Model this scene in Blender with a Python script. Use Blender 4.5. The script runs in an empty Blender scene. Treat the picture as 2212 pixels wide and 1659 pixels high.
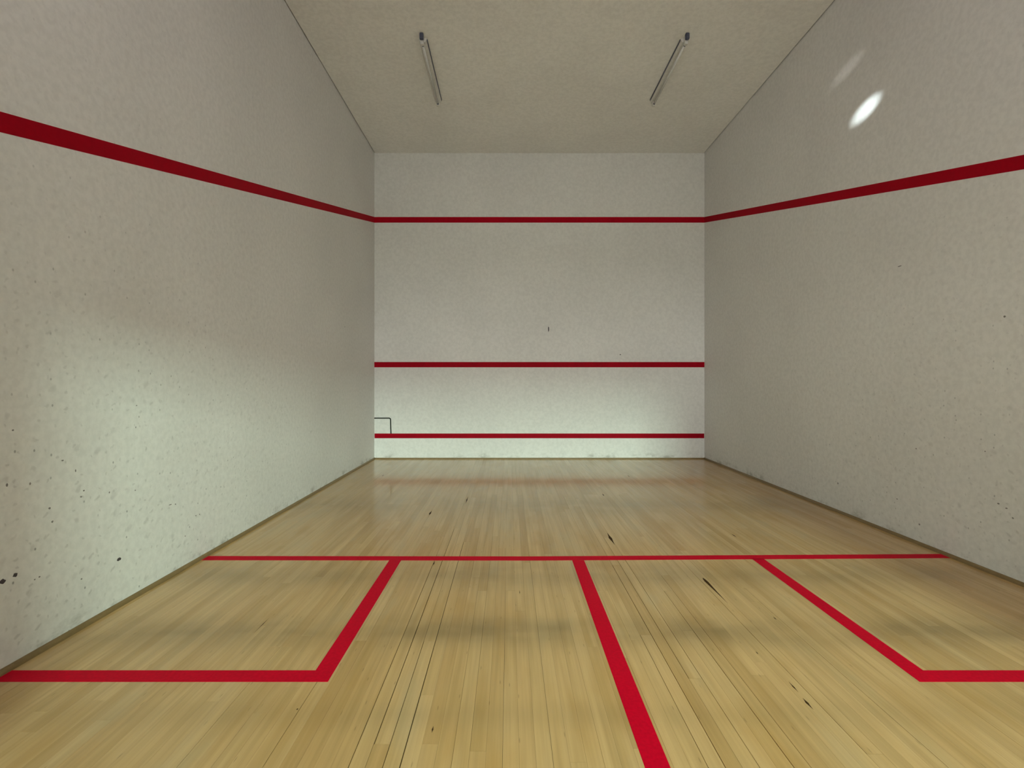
import bpy, bmesh, math, random
from mathutils import Vector

scene = bpy.context.scene
COL = scene.collection
random.seed(7)

# ------------------------------------------------------------------ dimensions (metres)
W, L, H = 6.40, 9.75, 5.93          # court width (x), length (y, front wall at y = L), ceiling height
GLASS_X0, GLASS_X1, GLASS_H = 1.36, 5.70, 2.13   # glazed opening in the back wall
GAL = -10.0                         # end wall of the hall behind the court
FILL_CLER = (0.4, 6.0, 4.75, 5.65)        # added fill opening high in the back wall: x0, x1, z0, z1
ENDW = (5.2, 6.38, 2.60, 4.3)        # window in the hall's end wall: x0, x1, z0, z1
FILL_LOWW = (2.6, 5.2, 0.3, 2.1)         # added low fill opening beside it
FILL_ROOFW = (1.5, 5.5, -3.4, -1.4)      # added roof light of the hall, for fill: x0, x1, y0, y1

# ------------------------------------------------------------------ camera
cam_d = bpy.data.cameras.new('camera')
cam = bpy.data.objects.new('camera', cam_d)
COL.objects.link(cam)
cam_d.sensor_fit = 'HORIZONTAL'
cam_d.sensor_width = 36.0
cam_d.lens = 36.0 * 1080.6 / 2212
cam_d.shift_x = 6.0 / 2212
cam_d.shift_y = -6.5 / 2212
cam_d.clip_start = 0.01
cam.location = (2.615, 0.05, 1.51)
cam.rotation_euler = (math.radians(90), 0, 0)
scene.camera = cam

# ------------------------------------------------------------------ world, daylight, exposure
world = bpy.data.worlds.new('overcast_sky')
scene.world = world
world.use_nodes = True
bg = world.node_tree.nodes['Background']
bg.inputs[0].default_value = (0.86, 0.95, 1.0, 1)
bg.inputs[1].default_value = 0.5
world.cycles.sampling_method = 'NONE'

def window_light(name, x0, x1, z0, z1, y, power, color, spread=180):
    d = bpy.data.lights.new(name, 'AREA')
    d.shape = 'RECTANGLE'
    d.size, d.size_y = x1 - x0, z1 - z0
    d.energy, d.color = power, color
    d.spread = math.radians(spread)
    o = bpy.data.objects.new(name, d)
    COL.objects.link(o)
    o.location = ((x0 + x1) / 2, y, (z0 + z1) / 2)
    o.rotation_euler = (math.radians(90), 0, 0)      # shines towards +y, into the building
    return o

# daylight in the hall's end window; low, high and roof lights are added fill
G = (0.79, 1.0, 0.85)                # light off the garden outside the end window
N = (1.0, 0.95, 0.97)
window_light('daylight_end_window', ENDW[0], ENDW[1], ENDW[2], ENDW[3], GAL + 0.02, 2450, G)
window_light('fill_low_window', FILL_LOWW[0], FILL_LOWW[1], FILL_LOWW[2], FILL_LOWW[3], GAL + 0.02, 540, N)  # added fill for the front wall and far ceiling
window_light('fill_high_window', FILL_CLER[0], FILL_CLER[1], FILL_CLER[2], FILL_CLER[3], -0.09, 70, N)  # added ambient fill for the upper court
roof = window_light('fill_roof_light', FILL_ROOFW[0], FILL_ROOFW[1], FILL_ROOFW[2], FILL_ROOFW[3], 0, 2150, N, 70)  # added fill, bounced up off the hall floor
roof.location = ((FILL_ROOFW[0] + FILL_ROOFW[1]) / 2, (FILL_ROOFW[2] + FILL_ROOFW[3]) / 2, 4.52)
roof.rotation_euler = (0, 0, 0)

def added_spot(name, src, dst, deg, power, color):
    d = bpy.data.lights.new(name, 'SPOT')
    d.spot_size, d.spot_blend, d.energy, d.color, d.shadow_soft_size = math.radians(deg), 1.0, power, color, 0.02
    o = bpy.data.objects.new(name, d)
    COL.objects.link(o)
    o.location = src
    o.rotation_euler = (Vector(dst) - Vector(src)).to_track_quat('-Z', 'Y').to_euler()
# added spots imitate glass reflections: the bright oval and faint streak on the right wall
added_spot('reflection_spot', (3.9, 0.06, 5.1), (W, 5.36, 4.39), 2.3, 4400, (0.84, 0.98, 1.0))
added_spot('reflection_spot_faint', (4.75, 0.06, 5.6), (W, 5.66, 5.00), 1.9, 620, (1.0, 0.97, 0.95))

scene.view_settings.view_transform = 'Standard'
scene.view_settings.look = 'None'
scene.view_settings.gamma = 1.0
scene.view_settings.use_curve_mapping = False
scene.view_settings.exposure = 0.10
scene.cycles.max_bounces = 5
scene.cycles.diffuse_bounces = 4
scene.cycles.adaptive_threshold = 0.06
scene.cycles.sample_clamp_indirect = 4.0

# ------------------------------------------------------------------ helpers
class NT:
    """small helper to write node trees"""
    def __init__(self, name):
        self.m = bpy.data.materials.new(name)
        self.m.use_nodes = True
        self.t = self.m.node_tree
        self.n = self.t.nodes
        self.b = self.n['Principled BSDF']
    def node(self, kind, **kw):
        n = self.n.new(kind)
        for k, v in kw.items():
            setattr(n, k, v)
        return n
    def set(self, sock, v):
        if isinstance(v, bpy.types.NodeSocket):
            self.t.links.new(v, sock)
        else:
            sock.default_value = v
    def math(self, op, a, b=0.0, c=0.0, clamp=False):
        n = self.node('ShaderNodeMath', operation=op, use_clamp=clamp)
        self.set(n.inputs[0], a); self.set(n.inputs[1], b); self.set(n.inputs[2], c)
        return n.outputs[0]
    def ramp(self, v, a, b, lo=0.0, hi=1.0):
        n = self.node('ShaderNodeMapRange', interpolation_type='SMOOTHSTEP')
        self.set(n.inputs[0], v)
        n.inputs[1].default_value, n.inputs[2].default_value = a, b
        n.inputs[3].default_value, n.inputs[4].default_value = lo, hi
        return n.outputs[0]
    def mix(self, f, a, b, blend='MIX'):
        n = self.node('ShaderNodeMix', data_type='RGBA', blend_type=blend)
        self.set(n.inputs[0], f); self.set(n.inputs[6], a); self.set(n.inputs[7], b)
        return n.outputs[2]
    def pos(self):
        g = self.node('ShaderNodeNewGeometry')
        s = self.node('ShaderNodeSeparateXYZ')
        self.t.links.new(g.outputs['Position'], s.inputs[0])
        return g.outputs['Position'], s.outputs[0], s.outputs[1], s.outputs[2]
    def vec(self, x, y, z=0.0):
        n = self.node('ShaderNodeCombineXYZ')
        self.set(n.inputs[0], x); self.set(n.inputs[1], y); self.set(n.inputs[2], z)
        return n.outputs[0]
    def noise(self, v, scale, detail=2.0, rough=0.5, dim='3D'):
        n = self.node('ShaderNodeTexNoise', noise_dimensions=dim)
        self.set(n.inputs['Vector'], v)
        n.inputs['Scale'].default_value = scale
        n.inputs['Detail'].default_value = detail
        n.inputs['Roughness'].default_value = rough
        return n.outputs[0]
    def voronoi(self, v, scale, rnd=1.0):
        n = self.node('ShaderNodeTexVoronoi', voronoi_dimensions='2D')
        self.set(n.inputs['Vector'], v)
        n.inputs['Scale'].default_value = scale
        n.inputs['Randomness'].default_value = rnd
        s = self.node('ShaderNodeSeparateColor')
        self.t.links.new(n.outputs['Color'], s.inputs[0])
        return n.outputs['Distance'], s.outputs[0], s.outputs[1]
    def bump(self, h, strength, dist=0.01):
        n = self.node('ShaderNodeBump')
        n.inputs['Strength'].default_value = strength
        n.inputs['Distance'].default_value = dist
        self.set(n.inputs['Height'], h)
        self.t.links.new(n.outputs[0], self.b.inputs['Normal'])
    def out(self, color, rough, spec=0.5):
        self.set(self.b.inputs['Base Color'], color)
        self.set(self.b.inputs['Roughness'], rough)
        self.b.inputs['Specular IOR Level'].default_value = spec
        return self.m

def simple(name, color, rough=0.6, metal=0.0, spec=0.5, var=0.06, scale=30):
    t = NT(name)
    p, x, y, z = t.pos()
    n = t.noise(p, scale, 3)
    f = t.ramp(n, 0.3, 0.7, 1 - var, 1 + var)
    c = t.mix(1.0, (*color, 1), t.vec(f, f, f), 'MULTIPLY')
    t.b.inputs['Metallic'].default_value = metal
    return t.out(c, rough, spec)

def wall_material(name, marks, base=(0.725, 0.708, 0.685)):
    """painted plaster with a rolled texture, faint ball marks and scuffs; MARKS scales how worn it is"""
    t = NT(name)
    p, x, y, z = t.pos()
    u = t.math('ADD', x, y)
    uv = t.vec(u, z)
    col = t.mix(t.ramp(t.noise(p, 0.9, 3), 0.35, 0.7), (*base, 1), tuple(c * 0.955 for c in base) + (1,))
    # fine rolled stipple
    st = t.noise(p, 22, 2, 0.6)
    f = t.ramp(st, 0.3, 0.72, 1.04, 0.945)
    col = t.mix(1.0, col, t.vec(f, f, f), 'MULTIPLY')
    if marks > 0:
        low = t.ramp(z, 0.4, 3.6, 1.0, 0.22)
        near = t.ramp(y, 2.0, 8.5, 1.0, 0.35)
        wear_and_tone = t.math('MULTIPLY', t.math('MULTIPLY', low, near), marks)
        # soft grey ball marks
        wob = t.noise(p, 14, 2)
        uvw = t.vec(t.math('ADD', u, t.math('MULTIPLY', wob, 0.10)), t.math('ADD', z, t.math('MULTIPLY', wob, 0.06)))
        for sc, r, keep, amt in ((7.0, 0.19, 0.55, 0.22), (17.0, 0.24, 0.50, 0.26)):
            d, c1, c2 = t.voronoi(uvw, sc)
            spot = t.ramp(d, r * 0.25, r, 1, 0)
            on = t.ramp(c1, keep, keep + 0.35)
            k = t.math('MULTIPLY', t.math('MULTIPLY', spot, on), t.math('MULTIPLY', wear_and_tone, amt))
            col = t.mix(k, col, (0.19, 0.17, 0.16, 1))
        # small sharp specks, slightly stretched
        d, c1, c2 = t.voronoi(t.vec(t.math('ADD', u, 3.3), t.math('MULTIPLY', z, 0.75)), 9.0)
        spot = t.ramp(d, 0.025, 0.075, 1, 0)
        on = t.ramp(c1, 0.70, 0.9)
        k = t.math('MULTIPLY', t.math('MULTIPLY', spot, on), t.math('MULTIPLY', wear_and_tone, 0.62))
        col = t.mix(k, col, (0.05, 0.045, 0.045, 1))
    # grime rubbed in just over the floor
    g = t.math('MULTIPLY', t.ramp(z, 0.02, 0.16, 1, 0), t.ramp(t.noise(t.vec(u, t.math('MULTIPLY', z, 2)), 4.0, 4, 0.65), 0.48, 0.72))
    col = t.mix(t.math('MULTIPLY', g, 0.55), col, (0.16, 0.14, 0.10, 1))
    t.bump(st, 0.12, 0.006)
    return t.out(col, 0.62, 0.25)

def wood_material(name, per_island=False):
    """pale varnished maple strip; each board its own tint, grain along y, darker bands across the court"""
    t = NT(name)
    p, x, y, z = t.pos()
    if per_island:
        rnd = t.node('ShaderNodeNewGeometry').outputs['Random Per Island']
    else:
        rnd = t.node('ShaderNodeObjectInfo').outputs['Random']
    r2 = t.math('FRACT', t.math('MULTIPLY', rnd, 17.31))
    r3 = t.math('FRACT', t.math('MULTIPLY', rnd, 91.7))
    gv = t.vec(x, t.math('MULTIPLY', y, 0.02), t.math('MULTIPLY', rnd, 40))
    grain = t.noise(gv, 60, 3, 0.6)
    gv2 = t.vec(x, t.math('MULTIPLY', y, 0.05), t.math('MULTIPLY', r2, 23))
    broad = t.noise(gv2, 16, 2, 0.55)
    pale, dark = (0.58, 0.378, 0.170, 1), (0.475, 0.29, 0.113, 1)
    col = t.mix(t.math('MULTIPLY', rnd, rnd), pale, dark)
    col = t.mix(t.ramp(broad, 0.38, 0.75, 0.0, 0.6), col, (0.40, 0.245, 0.086, 1))
    col = t.mix(t.math('MULTIPLY', r3, 0.2), col, (0.54, 0.38, 0.18, 1))
    f = t.ramp(grain, 0.25, 0.75, 1.06, 0.91)
    col = t.mix(1.0, col, t.vec(f, f, f), 'MULTIPLY')
    # amber stains in the varnish and greyed, scrubbed stretches, longer along the boards
    blot = t.noise(t.vec(t.math('MULTIPLY', x, 2.6), t.math('MULTIPLY', y, 0.8), 1.5), 1.3, 3, 0.6)
    col = t.mix(t.ramp(blot, 0.50, 0.72, 0.0, 0.38), col, (0.43, 0.235, 0.06, 1))
    col = t.mix(t.ramp(blot, 0.48, 0.28, 0.0, 0.30), col, (0.46, 0.37, 0.22, 1))
    # small dark flecks
    d, c1, c2 = t.voronoi(t.vec(t.math('MULTIPLY', x, 7.0), y), 3.0)
    k = t.math('MULTIPLY', t.ramp(d, 0.02, 0.07, 1, 0), t.ramp(c1, 0.72, 0.8))
    col = t.mix(t.math('MULTIPLY', k, 0.35), col, (0.10, 0.06, 0.03, 1))
    # darker grey-brown bands across the court, broken up board by board
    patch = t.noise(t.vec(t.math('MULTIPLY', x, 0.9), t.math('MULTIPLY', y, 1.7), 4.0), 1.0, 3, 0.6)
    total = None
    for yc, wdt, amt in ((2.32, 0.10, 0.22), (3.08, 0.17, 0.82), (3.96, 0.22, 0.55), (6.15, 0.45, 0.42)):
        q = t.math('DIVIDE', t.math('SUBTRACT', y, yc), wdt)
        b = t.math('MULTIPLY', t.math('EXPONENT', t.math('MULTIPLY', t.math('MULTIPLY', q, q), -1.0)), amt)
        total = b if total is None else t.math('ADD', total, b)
    wear_and_tone = t.math('MULTIPLY', total, t.ramp(patch, 0.30, 0.62, 0.25, 1.0))
    wear_and_tone = t.math('MULTIPLY', wear_and_tone, t.ramp(r2, 0, 1, 0.7, 1.15))
    # one round darker spot by the half-court line
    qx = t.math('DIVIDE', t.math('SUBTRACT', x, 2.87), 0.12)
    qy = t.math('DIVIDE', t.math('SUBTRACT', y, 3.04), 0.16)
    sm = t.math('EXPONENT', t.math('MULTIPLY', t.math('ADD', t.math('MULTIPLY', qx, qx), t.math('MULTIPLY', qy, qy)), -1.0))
    wear_and_tone = t.math('ADD', wear_and_tone, t.math('MULTIPLY', sm, 0.4), clamp=True)
    col = t.mix(t.math('MULTIPLY', wear_and_tone, 0.75), col, (0.19, 0.13, 0.055, 1))

    return t.out(col, 0.13, 0.38)

def glass_material():
    """clear toughened sheet: transparent with the reflection of a thin pane"""
    t = NT('clear_glass')
    tr = t.node('ShaderNodeBsdfTransparent')
    tr.inputs[0].default_value = (0.93, 0.97, 0.95, 1)
    gl = t.node('ShaderNodeBsdfGlossy')
    gl.inputs['Roughness'].default_value = 0.0
    fr = t.node('ShaderNodeFresnel')
    fr.inputs[0].default_value = 1.5
    mx = t.node('ShaderNodeMixShader')
    t.t.links.new(fr.outputs[0], mx.inputs[0])
    t.t.links.new(tr.outputs[0], mx.inputs[1])
    t.t.links.new(gl.outputs[0], mx.inputs[2])
    t.t.links.new(mx.outputs[0], t.n['Material Output'].inputs[0])
    return t.m

M = {
    'wall_side': wall_material('painted_plaster_worn', 1.0),
    'wall_front': wall_material('painted_plaster_front', 0.35),
    'wall_right': wall_material('painted_plaster_right', 0.9),
    'ceiling': wall_material('painted_ceiling', 0.0, (0.86, 0.84, 0.815)),
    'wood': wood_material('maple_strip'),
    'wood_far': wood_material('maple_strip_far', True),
    'under': simple('dark_subfloor', (0.035, 0.022, 0.012), 0.9),
    'trim': simple('brown_trim', (0.20, 0.13, 0.05), 0.5),
    'red_wall': simple('red_wall_paint', (0.30, 0.0, 0.008), 0.6, var=0.05, spec=0.06),
    'red_floor': simple('red_floor_paint', (0.50, 0.0, 0.016), 0.6, var=0.08, scale=60, spec=0.06),
    'chip': simple('dark_splintered_wood', (0.055, 0.028, 0.011), 0.9, var=0.3, scale=80, spec=0.03),
    'scuff': simple('black_rubber_scuff', (0.055, 0.045, 0.05), 0.8, var=0.2),
    'scuff_soft': simple('grey_rubber_scuff', (0.21, 0.19, 0.18), 0.8, var=0.25),
    'black': simple('black_line', (0.015, 0.018, 0.014), 0.8, spec=0.05),
    'lamp_white': simple('white_enamel', (0.66, 0.64, 0.60), 0.35),
    'lamp_metal': simple('grey_metal', (0.10, 0.11, 0.16), 0.4, 0.5),
    'tube': simple('unlit_tube_glass', (0.66, 0.66, 0.64), 0.15),
    'gallery': simple('gallery_plaster', (0.62, 0.60, 0.55), 0.8),
    'gallery_floor': simple('hall_tile', (0.60, 0.56, 0.49), 0.5),
    'frame': simple('aluminium_frame', (0.35, 0.35, 0.36), 0.35, 0.8),
    'glass': glass_material(),
}

def add_box(bm, x0, x1, y0, y1, z0, z1, bevel=0.0):
    v = [bm.verts.new((x, y, z)) for x in (x0, x1) for y in (y0, y1) for z in (z0, z1)]
    for f in ((0, 1, 3, 2), (4, 6, 7, 5), (0, 4, 5, 1), (2, 3, 7, 6), (0, 2, 6, 4), (1, 5, 7, 3)):
        bm.faces.new([v[i] for i in f])
    if bevel:
        bmesh.ops.bevel(bm, geom=bm.edges[:], offset=bevel, segments=2, affect='EDGES')
    return bm

def obj(name, bm, mat, parent=None, smooth=False):
    bmesh.ops.recalc_face_normals(bm, faces=bm.faces[:])
    me = bpy.data.meshes.new(name)
    bm.to_mesh(me)
    bm.free()
    me.materials.append(mat)
    if smooth:
        for pl in me.polygons:
            pl.use_smooth = True
    o = bpy.data.objects.new(name, me)
    COL.objects.link(o)
    if parent:
        o.parent = parent
    return o

def box(name, mat, dims, parent=None, bevel=0.0):
    return obj(name, add_box(bmesh.new(), *dims, bevel), mat, parent)

def struct(o, label, cat):
    o['kind'] = 'structure'
    o['label'] = label
    o['category'] = cat
    return o

def prism(pts, axis_off):
    """extrude the planar polygon PTS (3D points) by the vector AXIS_OFF"""
    bm = bmesh.new()
    off = Vector(axis_off)
    a = [bm.verts.new(p) for p in pts]
    b = [bm.verts.new(Vector(p) + off) for p in pts]
    bm.faces.new(a)
    bm.faces.new(b[::-1])
    n = len(pts)
    for i in range(n):
        bm.faces.new((a[i], a[(i + 1) % n], b[(i + 1) % n], b[i]))
    return bm

def tube(path, r, seg=10):
    bm = bmesh.new()
    rings = []
    n = len(path)
    for i, p in enumerate(path):
        p = Vector(p)
        t = (Vector(path[min(i + 1, n - 1)]) - Vector(path[max(i - 1, 0)])).normalized()
        a = t.orthogonal().normalized() if abs(t.y) > 0.9 else t.cross(Vector((0, 1, 0))).normalized()
        b = t.cross(a).normalized()
        rings.append([bm.verts.new(p + a * math.cos(2 * math.pi * k / seg) * r + b * math.sin(2 * math.pi * k / seg) * r) for k in range(seg)])
    for i in range(n - 1):
        for k in range(seg):
            bm.faces.new((rings[i][k], rings[i][(k + 1) % seg], rings[i + 1][(k + 1) % seg], rings[i + 1][k]))
    bm.faces.new(rings[0])
    bm.faces.new(rings[-1][::-1])
    return bm

# ------------------------------------------------------------------ shell of the court
T = 0.2
wall_front = struct(box('wall_front', M['wall_front'], (-T, W + T, L, L + T, -0.1, H + 0.15)), 'cream painted front wall with three red lines', 'wall')
wall_left = struct(box('wall_left', M['wall_side'], (-T, 0, GAL, L, -0.1, H + 0.15)), 'cream side wall with ball marks and a sloping red line, on the left', 'wall')
wall_right = struct(box('wall_right', M['wall_right'], (W, W + T, GAL, L, -0.1, H + 0.15)), 'cream side wall with a sloping red line, on the right', 'wall')
# the ceiling stops a finger short of the side walls, leaving the dark joint seen along them
ceiling = struct(box('ceiling', M['ceiling'], (0.013, W - 0.013, -0.15, L - 0.002, H, H + 0.06)), 'cream flat ceiling carrying two unlit batten lights', 'ceiling')
struct(box('ceiling_slab', M['under'], (0.0, W, -0.15, L, H + 0.08, H + 0.15)), 'dark slab over the ceiling joint', 'ceiling')

# back wall: glazed screen below, solid band, added high window over it for fill light
wall_back = struct(box('wall_back', M['gallery'], (0, GLASS_X0, -0.15, 0, 0, GLASS_H)), 'plastered back wall round the glass screen', 'wall')
for dims in ((GLASS_X1, W, 0, GLASS_H), (0, W, GLASS_H, FILL_CLER[2]), (0, FILL_CLER[0], FILL_CLER[2], FILL_CLER[3]), (FILL_CLER[1], W, FILL_CLER[2], FILL_CLER[3]), (0, W, FILL_CLER[3], H)):
    box('wall_segment', M['gallery'], (dims[0], dims[1], -0.15, 0, dims[2], dims[3]), wall_back)
window_1 = struct(box('window_1', M['frame'], (GLASS_X0, GLASS_X1, -0.07, -0.03, 0.0, 0.03)), 'toughened glass screen low in the back wall', 'window')
gx = (GLASS_X0, GLASS_X0 + 1.3, GLASS_X1 - 1.1, GLASS_X1)
for a, b in zip(gx, gx[1:]):
    box('glass_pane', M['glass'], (a + 0.004, b - 0.004, -0.056, -0.044, 0.03, GLASS_H - 0.005), window_1)
struct(box('added_window_2', M['glass'], (FILL_CLER[0], FILL_CLER[1], -0.11, -0.10, FILL_CLER[2], FILL_CLER[3])), 'added unseen high window in the back wall, for fill light', 'window')

# hall behind the glass, lit by an end window and added fill openings
HH = 4.5
struct(box('floor_hall', M['gallery_floor'], (0, W, GAL, -0.16, -0.1, 0.0)), 'pale tiled floor of the hall behind the glass', 'floor')
wall_hall = struct(box('wall_hall', M['gallery'], (-T, W + T, GAL - 0.2, GAL, -0.1, FILL_LOWW[2])), 'end wall of the hall behind the court', 'wall')
for dims in ((-T, FILL_LOWW[0], FILL_LOWW[2], FILL_LOWW[3]), (FILL_LOWW[1], W + T, FILL_LOWW[2], FILL_LOWW[3]), (-T, W + T, FILL_LOWW[3], ENDW[2]),
             (-T, ENDW[0], ENDW[2], ENDW[3]), (ENDW[1], W + T, ENDW[2], ENDW[3]), (-T, W + T, ENDW[3], HH + 0.15)):
    box('wall_segment', M['gallery'], (dims[0], dims[1], GAL - 0.2, GAL, dims[2], dims[3]), wall_hall)
ceiling_hall = struct(box('ceiling_hall', M['gallery'], (0, W, GAL, FILL_ROOFW[2], HH, HH + 0.15)), 'hall ceiling round the added roof light', 'ceiling')
for dims in ((0, FILL_ROOFW[0], FILL_ROOFW[2], FILL_ROOFW[3]), (FILL_ROOFW[1], W, FILL_ROOFW[2], FILL_ROOFW[3]), (0, W, FILL_ROOFW[3], -0.16)):
    box('ceiling_segment', M['gallery'], (*dims, HH, HH + 0.15), ceiling_hall)
struct(box('window_3', M['glass'], (ENDW[0], ENDW[1], GAL - 0.11, GAL - 0.10, ENDW[2], ENDW[3])), 'window in the end wall of the hall', 'window')
struct(box('added_window_4', M['glass'], (FILL_ROOFW[0], FILL_ROOFW[1], FILL_ROOFW[2], FILL_ROOFW[3], HH + 0.10, HH + 0.11)), 'added unseen roof light over the hall, for fill light', 'window')
struct(box('added_window_5', M['glass'], (FILL_LOWW[0], FILL_LOWW[1], GAL - 0.11, GAL - 0.10, FILL_LOWW[2], FILL_LOWW[3])), 'added unseen low window in the end wall of the hall, for fill light', 'window')

# ------------------------------------------------------------------ floor: subfloor and strips
floor = struct(box('floor', M['under'], (-0.05, W + 0.05, -0.15, L, -0.08, -0.020)), 'pale varnished narrow-strip wooden court floor with red lines', 'floor')
BW = 0.067
e = 1.985 - BW * int(1.985 / BW)
edges = [0.006]
while e < W - 0.012:
    if e > 0.02:
        edges.append(e)
    e += BW
edges.append(W - 0.006)
# wide dark cracks: boundary x, from y, to y, width
cracks = [(1.985, 1.9, 3.2, 0.0034), (2.052, 2.2, 3.6, 0.0040), (2.119, 1.7, 2.45, 0.0028), (2.186, 2.05, 3.1, 0.0042),
          (3.392, 2.2, 3.0, 0.0026), (3.459, 2.7, 3.5, 0.0034), (3.526, 3.5, 4.2, 0.0030), (3.593, 2.7, 3.5, 0.0028),
          (3.727, 1.8, 2.9, 0.0034), (4.062, 2.2, 2.9, 0.0024), (3.794, 2.5, 3.5, 0.002), (1.650, 1.8, 2.5, 0.0026),
          (2.789, 2.2, 3.2, 0.0012), (2.588, 2.4, 3.3, 0.0012), (4.3, 2.2, 2.9, 0.002), (1.32, 2.0, 2.6, 0.0018)]
JOIST = 0.762
boards = []
for i in range(len(edges) - 1):
    x0, x1 = edges[i], edges[i + 1]
    y = L - 0.012
    j = random.uniform(0.2, 1.0) if i % 2 else random.uniform(0.6, 1.6)
    end_grid = random.choice((0, 1, 2, 3))
    y_end = L - JOIST * (1 + end_grid) - (0.0 if random.random() < 0.6 else random.uniform(0, 0.7))
    while y > 0.02:
        y_end = max(y_end, 0.008)
        if y_end < 0.35:
            y_end = 0.008
        ga = 0.00022 + (random.random() ** 5) * 0.0008
        gb = 0.00022
        mid = (y + y_end) / 2
        for cx_, cy0, cy1, cw in cracks:
            if abs(cx_ - x0) < BW * 0.5 and y > cy0 + 0.15 and y_end < cy1 - 0.15:
                ga = max(ga, cw * 0.75)
            if abs(cx_ - x1) < BW * 0.5 and y > cy0 + 0.15 and y_end < cy1 - 0.15:
                gb = max(gb, cw * 0.25)
        boards.append((x0 + ga, x1 - gb, y_end + 0.0004, y - 0.0004, random.uniform(-0.00035, 0.0)))
        y = y_end
        y_end = y - JOIST * random.choice((3, 3, 4, 4, 5)) - (0.0 if random.random() < 0.6 else random.uniform(-0.3, 0.3))

def shows(b):
    """how large a board looks from the gallery side: width over distance times visible foreshortened length"""
    d0, d1 = max(b[2], 1.9), b[3]
    if d1 <= d0:
        return 0.0
    # share of it that lies inside the picture's spread
    xm = (b[0] + b[1]) / 2 - 2.615
    if abs(xm) > 1.05 * d1:
        return 0.0
    d0 = max(d0, abs(xm) / 1.03)
    if d1 <= d0:
        return 0.0
    return (b[1] - b[0]) * 0.5 * (1 / d0 ** 2 - 1 / d1 ** 2)

boards.sort(key=shows, reverse=True)
bmu = bmesh.new()
add_box(bmu, 0, 1, 0, 1, -0.018, 0)
bmesh.ops.recalc_face_normals(bmu, faces=bmu.faces[:])
plank_me = bpy.data.meshes.new('plank')
bmu.to_mesh(plank_me); bmu.free()
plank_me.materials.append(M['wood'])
for b in boards[:300]:
    o = bpy.data.objects.new('plank', plank_me)
    COL.objects.link(o)
    o.parent = floor
    o.location = (b[0], b[2], b[4])
    o.scale = (b[1] - b[0], b[3] - b[2], 1)
bmr = bmesh.new()
for b in boards[300:]:
    add_box(bmr, b[0], b[1], b[2], b[3], -0.018, b[4])
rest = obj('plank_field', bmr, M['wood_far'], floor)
rest['kind'] = 'stuff'

# red lines on the floor (thin paint film on the boards)
LW = 0.100
YS = L - 5.49            # near edge of the short line, measured from the back
FZ = (0.0001, 0.0006)
def part_label(o, text):
    o['label'] = text
    return o
sl = [(0.02, YS + 0.004), (2.8, YS - 0.004), (W - 0.02, YS + 0.055)]
sl = sl + [(px, py + LW) for px, py in sl[::-1]]
part_label(obj('short_line', prism([(px, py, FZ[0]) for px, py in sl], (0, 0, FZ[1] - FZ[0])), M['red_floor'], floor), 'red line painted straight across the wooden floor')
part_label(box('half_court_line', M['red_floor'], (3.145, 3.245, 0.02, YS, *FZ), floor), 'red line running from the cross line towards the camera')
bx = 1.605
by = YS - 1.60
def service_box(x_wall, x_in, sgn):
    x_out = x_in + sgn * LW
    y_top = YS + (0.04 if sgn < 0 else 0.0)
    pts = [(x_in, y_top), (x_out, y_top), (x_out, by - LW), (x_wall, by - LW), (x_wall, by), (x_in, by)]
    return obj('service_box_line', prism([(px, py, FZ[0]) for px, py in pts], (0, 0, FZ[1] - FZ[0])), M['red_floor'], floor)
part_label(service_box(0.02, bx, 1), 'red L-shaped box line at the left wall')
part_label(service_box(W - 0.02, 4.775, -1), 'red L-shaped box line at the right wall')

# red lines on the walls
FY = L - 0.0008
def front_strip(name, z0, z1, label, x0=0.0, x1=W):
    return part_label(box(name, M['red_wall'], (x0, x1, FY, L + 0.002, z0, z1), wall_front), label)
front_strip('out_line', 4.58, 4.69, 'highest red line on the front wall')
front_strip('service_line', 1.775, 1.878, 'middle red line on the front wall')
front_strip('tin_line', 0.400, 0.492, 'lowest red line on the front wall, near the floor', 0.004, W - 0.004)
for x, s, par, side in ((0.0, 1, wall_left, 'left'), (W, -1, wall_right, 'right')):
    zf, zb = 4.58, 2.13
    pts = [(x - s * 0.002, L, zf), (x - s * 0.002, L, zf + 0.11), (x - s * 0.002, 0.0, zb + 0.105), (x - s * 0.002, 0.0, zb)]
    part_label(obj('out_line', prism(pts, (s * 0.0028, 0, 0)), M['red_wall'], par), 'red line sloping down the %s wall towards the back' % side)

# low wooden trim round the court floor
def quarter(p0, p1, inward, r=0.028):
    bm = bmesh.new()
    prof = [(0, 0)] + [(r * 0.75 * math.cos(a), r * math.sin(a)) for a in (0, math.pi / 8, math.pi / 4, 3 * math.pi / 8, math.pi / 2)]
    rings = []
    for p in (p0, p1):
        rings.append([bm.verts.new(Vector(p) + Vector(inward) * u + Vector((0, 0, w))) for u, w in prof])
    n = len(prof)
    for i in range(n):
        bm.faces.new((rings[0][i], rings[0][(i + 1) % n], rings[1][(i + 1) % n], rings[1][i]))
    bm.faces.new(rings[0]); bm.faces.new(rings[1][::-1])
    return bm
for nm, a, b, inn, lab in (('baseboard_left', (0, 0, 0), (0, L, 0), (1, 0, 0), 'thin brown wooden trim along the foot of the left wall'),
                           ('baseboard_right', (W, 0, 0), (W, L, 0), (-1, 0, 0), 'thin brown wooden trim along the foot of the right wall'),
                           ('baseboard_front', (0.02, L, 0), (W - 0.02, L, 0), (0, -1, 0), 'thin wooden trim along the foot of the front wall')):
    struct(obj(nm, quarter(a, b, inn, 0.022 if nm == 'baseboard_front' else 0.028), M['trim']), lab, 'baseboard')

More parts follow.
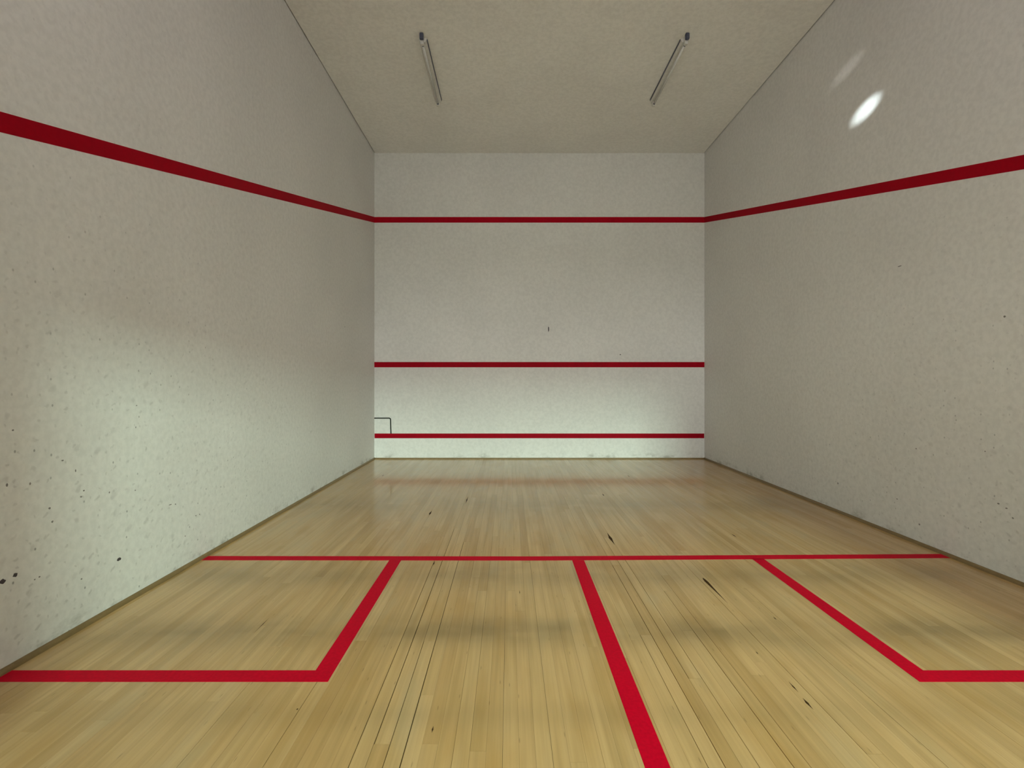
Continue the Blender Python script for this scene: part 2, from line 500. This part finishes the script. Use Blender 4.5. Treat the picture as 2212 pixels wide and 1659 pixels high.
# ------------------------------------------------------------------ ceiling batten lights (switched off)
def batten(x, y0, y1, label, inner):
    root = bpy.data.objects.new('batten_light', None)
    COL.objects.link(root)
    root.location = (x, (y0 + y1) / 2, H)
    root['label'] = label
    root['category'] = 'light'
    root['group'] = 'unlit batten lights on the ceiling'
    hl = (y1 - y0) / 2
    bm = bmesh.new()
    # channel body: wider at the ceiling, narrower below
    prof = [(-0.050, 0.0), (0.050, 0.0), (0.050, -0.020), (0.032, -0.052), (-0.032, -0.052), (-0.050, -0.020)]
    a = [bm.verts.new((u, -hl + 0.10, w)) for u, w in prof]
    b = [bm.verts.new((u, hl, w)) for u, w in prof]
    bm.faces.new(a); bm.faces.new(b[::-1])
    for i in range(6):
        bm.faces.new((a[i], a[(i + 1) % 6], b[(i + 1) % 6], b[i]))
    obj('body', bm, M['lamp_white'], root)
    for yy in (-hl + 0.06, hl - 0.03):
        h = obj('lamp_holder', add_box(bmesh.new(), -0.020, 0.020, yy - 0.022, yy + 0.022, -0.115, -0.0 if yy < 0 else -0.045, 0.004), M['lamp_white'], root)
    tb = obj('tube', tube([(0, -hl + 0.085, -0.088), (0, hl - 0.055, -0.088)], 0.014, 14), M['tube'], root, True)
    for yy in (-hl + 0.082, hl - 0.080):
        obj('tube_cap', tube([(0, yy, -0.088), (0, yy + 0.03, -0.088)], 0.0150, 14), M['lamp_metal'], tb, True)
    obj('end_bracket', add_box(bmesh.new(), -0.024, 0.024, -hl - 0.01, -hl + 0.034, -0.075, 0.0, 0.006), M['lamp_metal'], root)
    obj('inner_shade_strip', add_box(bmesh.new(), inner * 0.0505, inner * 0.058, -hl + 0.12, hl - 0.02, -0.024, -0.001), M['lamp_metal'], root)  # dark strip added for the shade on the body's inner side
    return root
batten(1.50, 6.40, 7.92, 'white tube batten on the ceiling nearer the left wall', 1)
batten(4.88, 6.40, 7.92, 'white tube batten on the ceiling nearer the right wall', -1)

# ------------------------------------------------------------------ thin black bent line low on the front wall
zt, xr = 0.790, 0.315
path = [(0.0, L - 0.004, zt)] + [(xr - 0.03 + 0.03 * math.sin(a), L - 0.004, zt - 0.03 + 0.03 * math.cos(a)) for a in [i * math.pi / 12 for i in range(7)]] + [(xr + 0.008, L - 0.004, 0.492)]
cb = obj('black_cable', tube(path, 0.0105, 8), M['black'], None, True)
cb['label'] = 'thin black line bent square in the front wall corner above the lowest red line'
cb['category'] = 'cable'

# ------------------------------------------------------------------ wear: gouges in the boards, scuffs on the walls
def blob(n, ru, rv, seed):
    r = random.Random(seed)
    return [((0.75 + 0.5 * r.random()) * ru * math.cos(2 * math.pi * i / n), (0.75 + 0.5 * r.random()) * rv * math.sin(2 * math.pi * i / n)) for i in range(n)]

gouges = [((3.587, 5.025), 4.659, 0.030, 0.55), ((4.099, 3.889), 3.442, 0.024, 0.85), ((4.018, 2.564), 2.478, 0.008, 0.5), ((4.012, 2.432), 2.348, 0.013, 0.6),
          ((4.810, 4.995), 4.878, 0.014, 0.5), ((2.077, 6.603), 6.207, 0.016, 0.5), ((1.712, 5.878), 5.677, 0.026, 0.4), ((3.861, 6.765), 6.603, 0.018, 0.5),
          ((4.511, 8.088), 7.895, 0.016, 0.5), ((2.283, 2.240), 2.196, 0.0075, 0.5), ((1.085, 3.243), 3.049, 0.0045, 0.6), ((1.992, 4.245), 4.139, 0.010, 0.5),
          ((4.305, 3.256), 3.210, 0.008, 0.5), ((1.640, 2.358), 2.345, 0.009, 0.5), ((3.991, 2.844), 2.812, 0.006, 0.5), ((2.690, 3.66), 3.589, 0.005, 0.5),
          ((0.598, 8.128), 7.971, 0.016, 0.5)]
for (x, ya), yb, wd, peak in gouges:
    ln = ya - yb
    yp = yb + ln * peak
    s = (wd / 2)
    pts = [(x, yb), (x + s * 0.45, yb + (yp - yb) * 0.5), (x + s, yp - 0.02 * ln), (x + s * 0.7, yp + 0.08 * ln), (x + 0.1 * s, ya),
           (x - s * 0.6, yp + 0.1 * ln), (x - s, yp), (x - s * 0.35, yb + (yp - yb) * 0.45)]
    g = obj('gouge', prism([(px, py, 0.0001) for px, py in pts], (0, 0, 0.0004)), M['chip'], floor)
    g['label'] = 'dark splintered gouge in a floor board'

scuff_left = [(3.402, .316, .022, .015), (2.698, .483, .018, .014), (2.631, .476, .020, .016), (3.910, .556, .022, .006), (3.969, .545, .009, .006),
              (4.224, .386, .008, .007), (4.274, .384, .008, .007), (2.834, .420, .008, .006), (2.807, .416, .007, .005), (2.780, .949, .007, .011),
              (2.654, .968, .008, .012), (3.066, .969, .006, .011), (2.896, .786, .010, .008), (2.913, .705, .009, .009), (3.125, .836, .009, .007),
              (3.105, .803, .009, .008), (3.560, 1.338, .010, .004), (3.552, 1.186, .005, .008), (2.686, 1.251, .008, .006), (3.321, .781, .007, .008),
              (2.978, 1.044, .010, .006), (3.108, .299, .009, .006), (4.087, .259, .007, .006), (3.547, .746, .007, .006), (8.010, 2.372, .012, .010)]
scuff_right = [(3.920, .561, .012, .006), (3.858, .541, .010, .006), (4.931, .358, .012, .006), (4.666, .186, .010, .010), (4.703, .881, .008, .007),
               (4.029, .950, .007, .006), (3.809, .480, .008, .006), (4.902, 2.623, .028, .006), (3.872, 2.002, .010, .010), (5.811, .332, .010, .012)]
for i, (y, z, a, b) in enumerate(scuff_left):
    obj('scuff', prism([(-0.001, y + u, z + v) for u, v in blob(9, a * 0.75, b * 0.75, i)], (0.0018, 0, 0)), M['scuff' if i < 3 else 'scuff_soft'], wall_left)
for i, (y, z, a, b) in enumerate(scuff_right):
    obj('scuff', prism([(W + 0.001, y + u, z + v) for u, v in blob(9, a * 0.85, b * 0.85, 50 + i)], (-0.0018, 0, 0)), M['scuff_soft'], wall_right)
for i, (x, z, a, b) in enumerate([(3.378, 2.515, .011, .048), (4.769, 2.022, .012, .010)]):
    obj('scuff', prism([(x + u, L + 0.001, z + v) for u, v in blob(10, a, b, 90 + i)], (0, -0.0018, 0)), M['scuff'], wall_front)
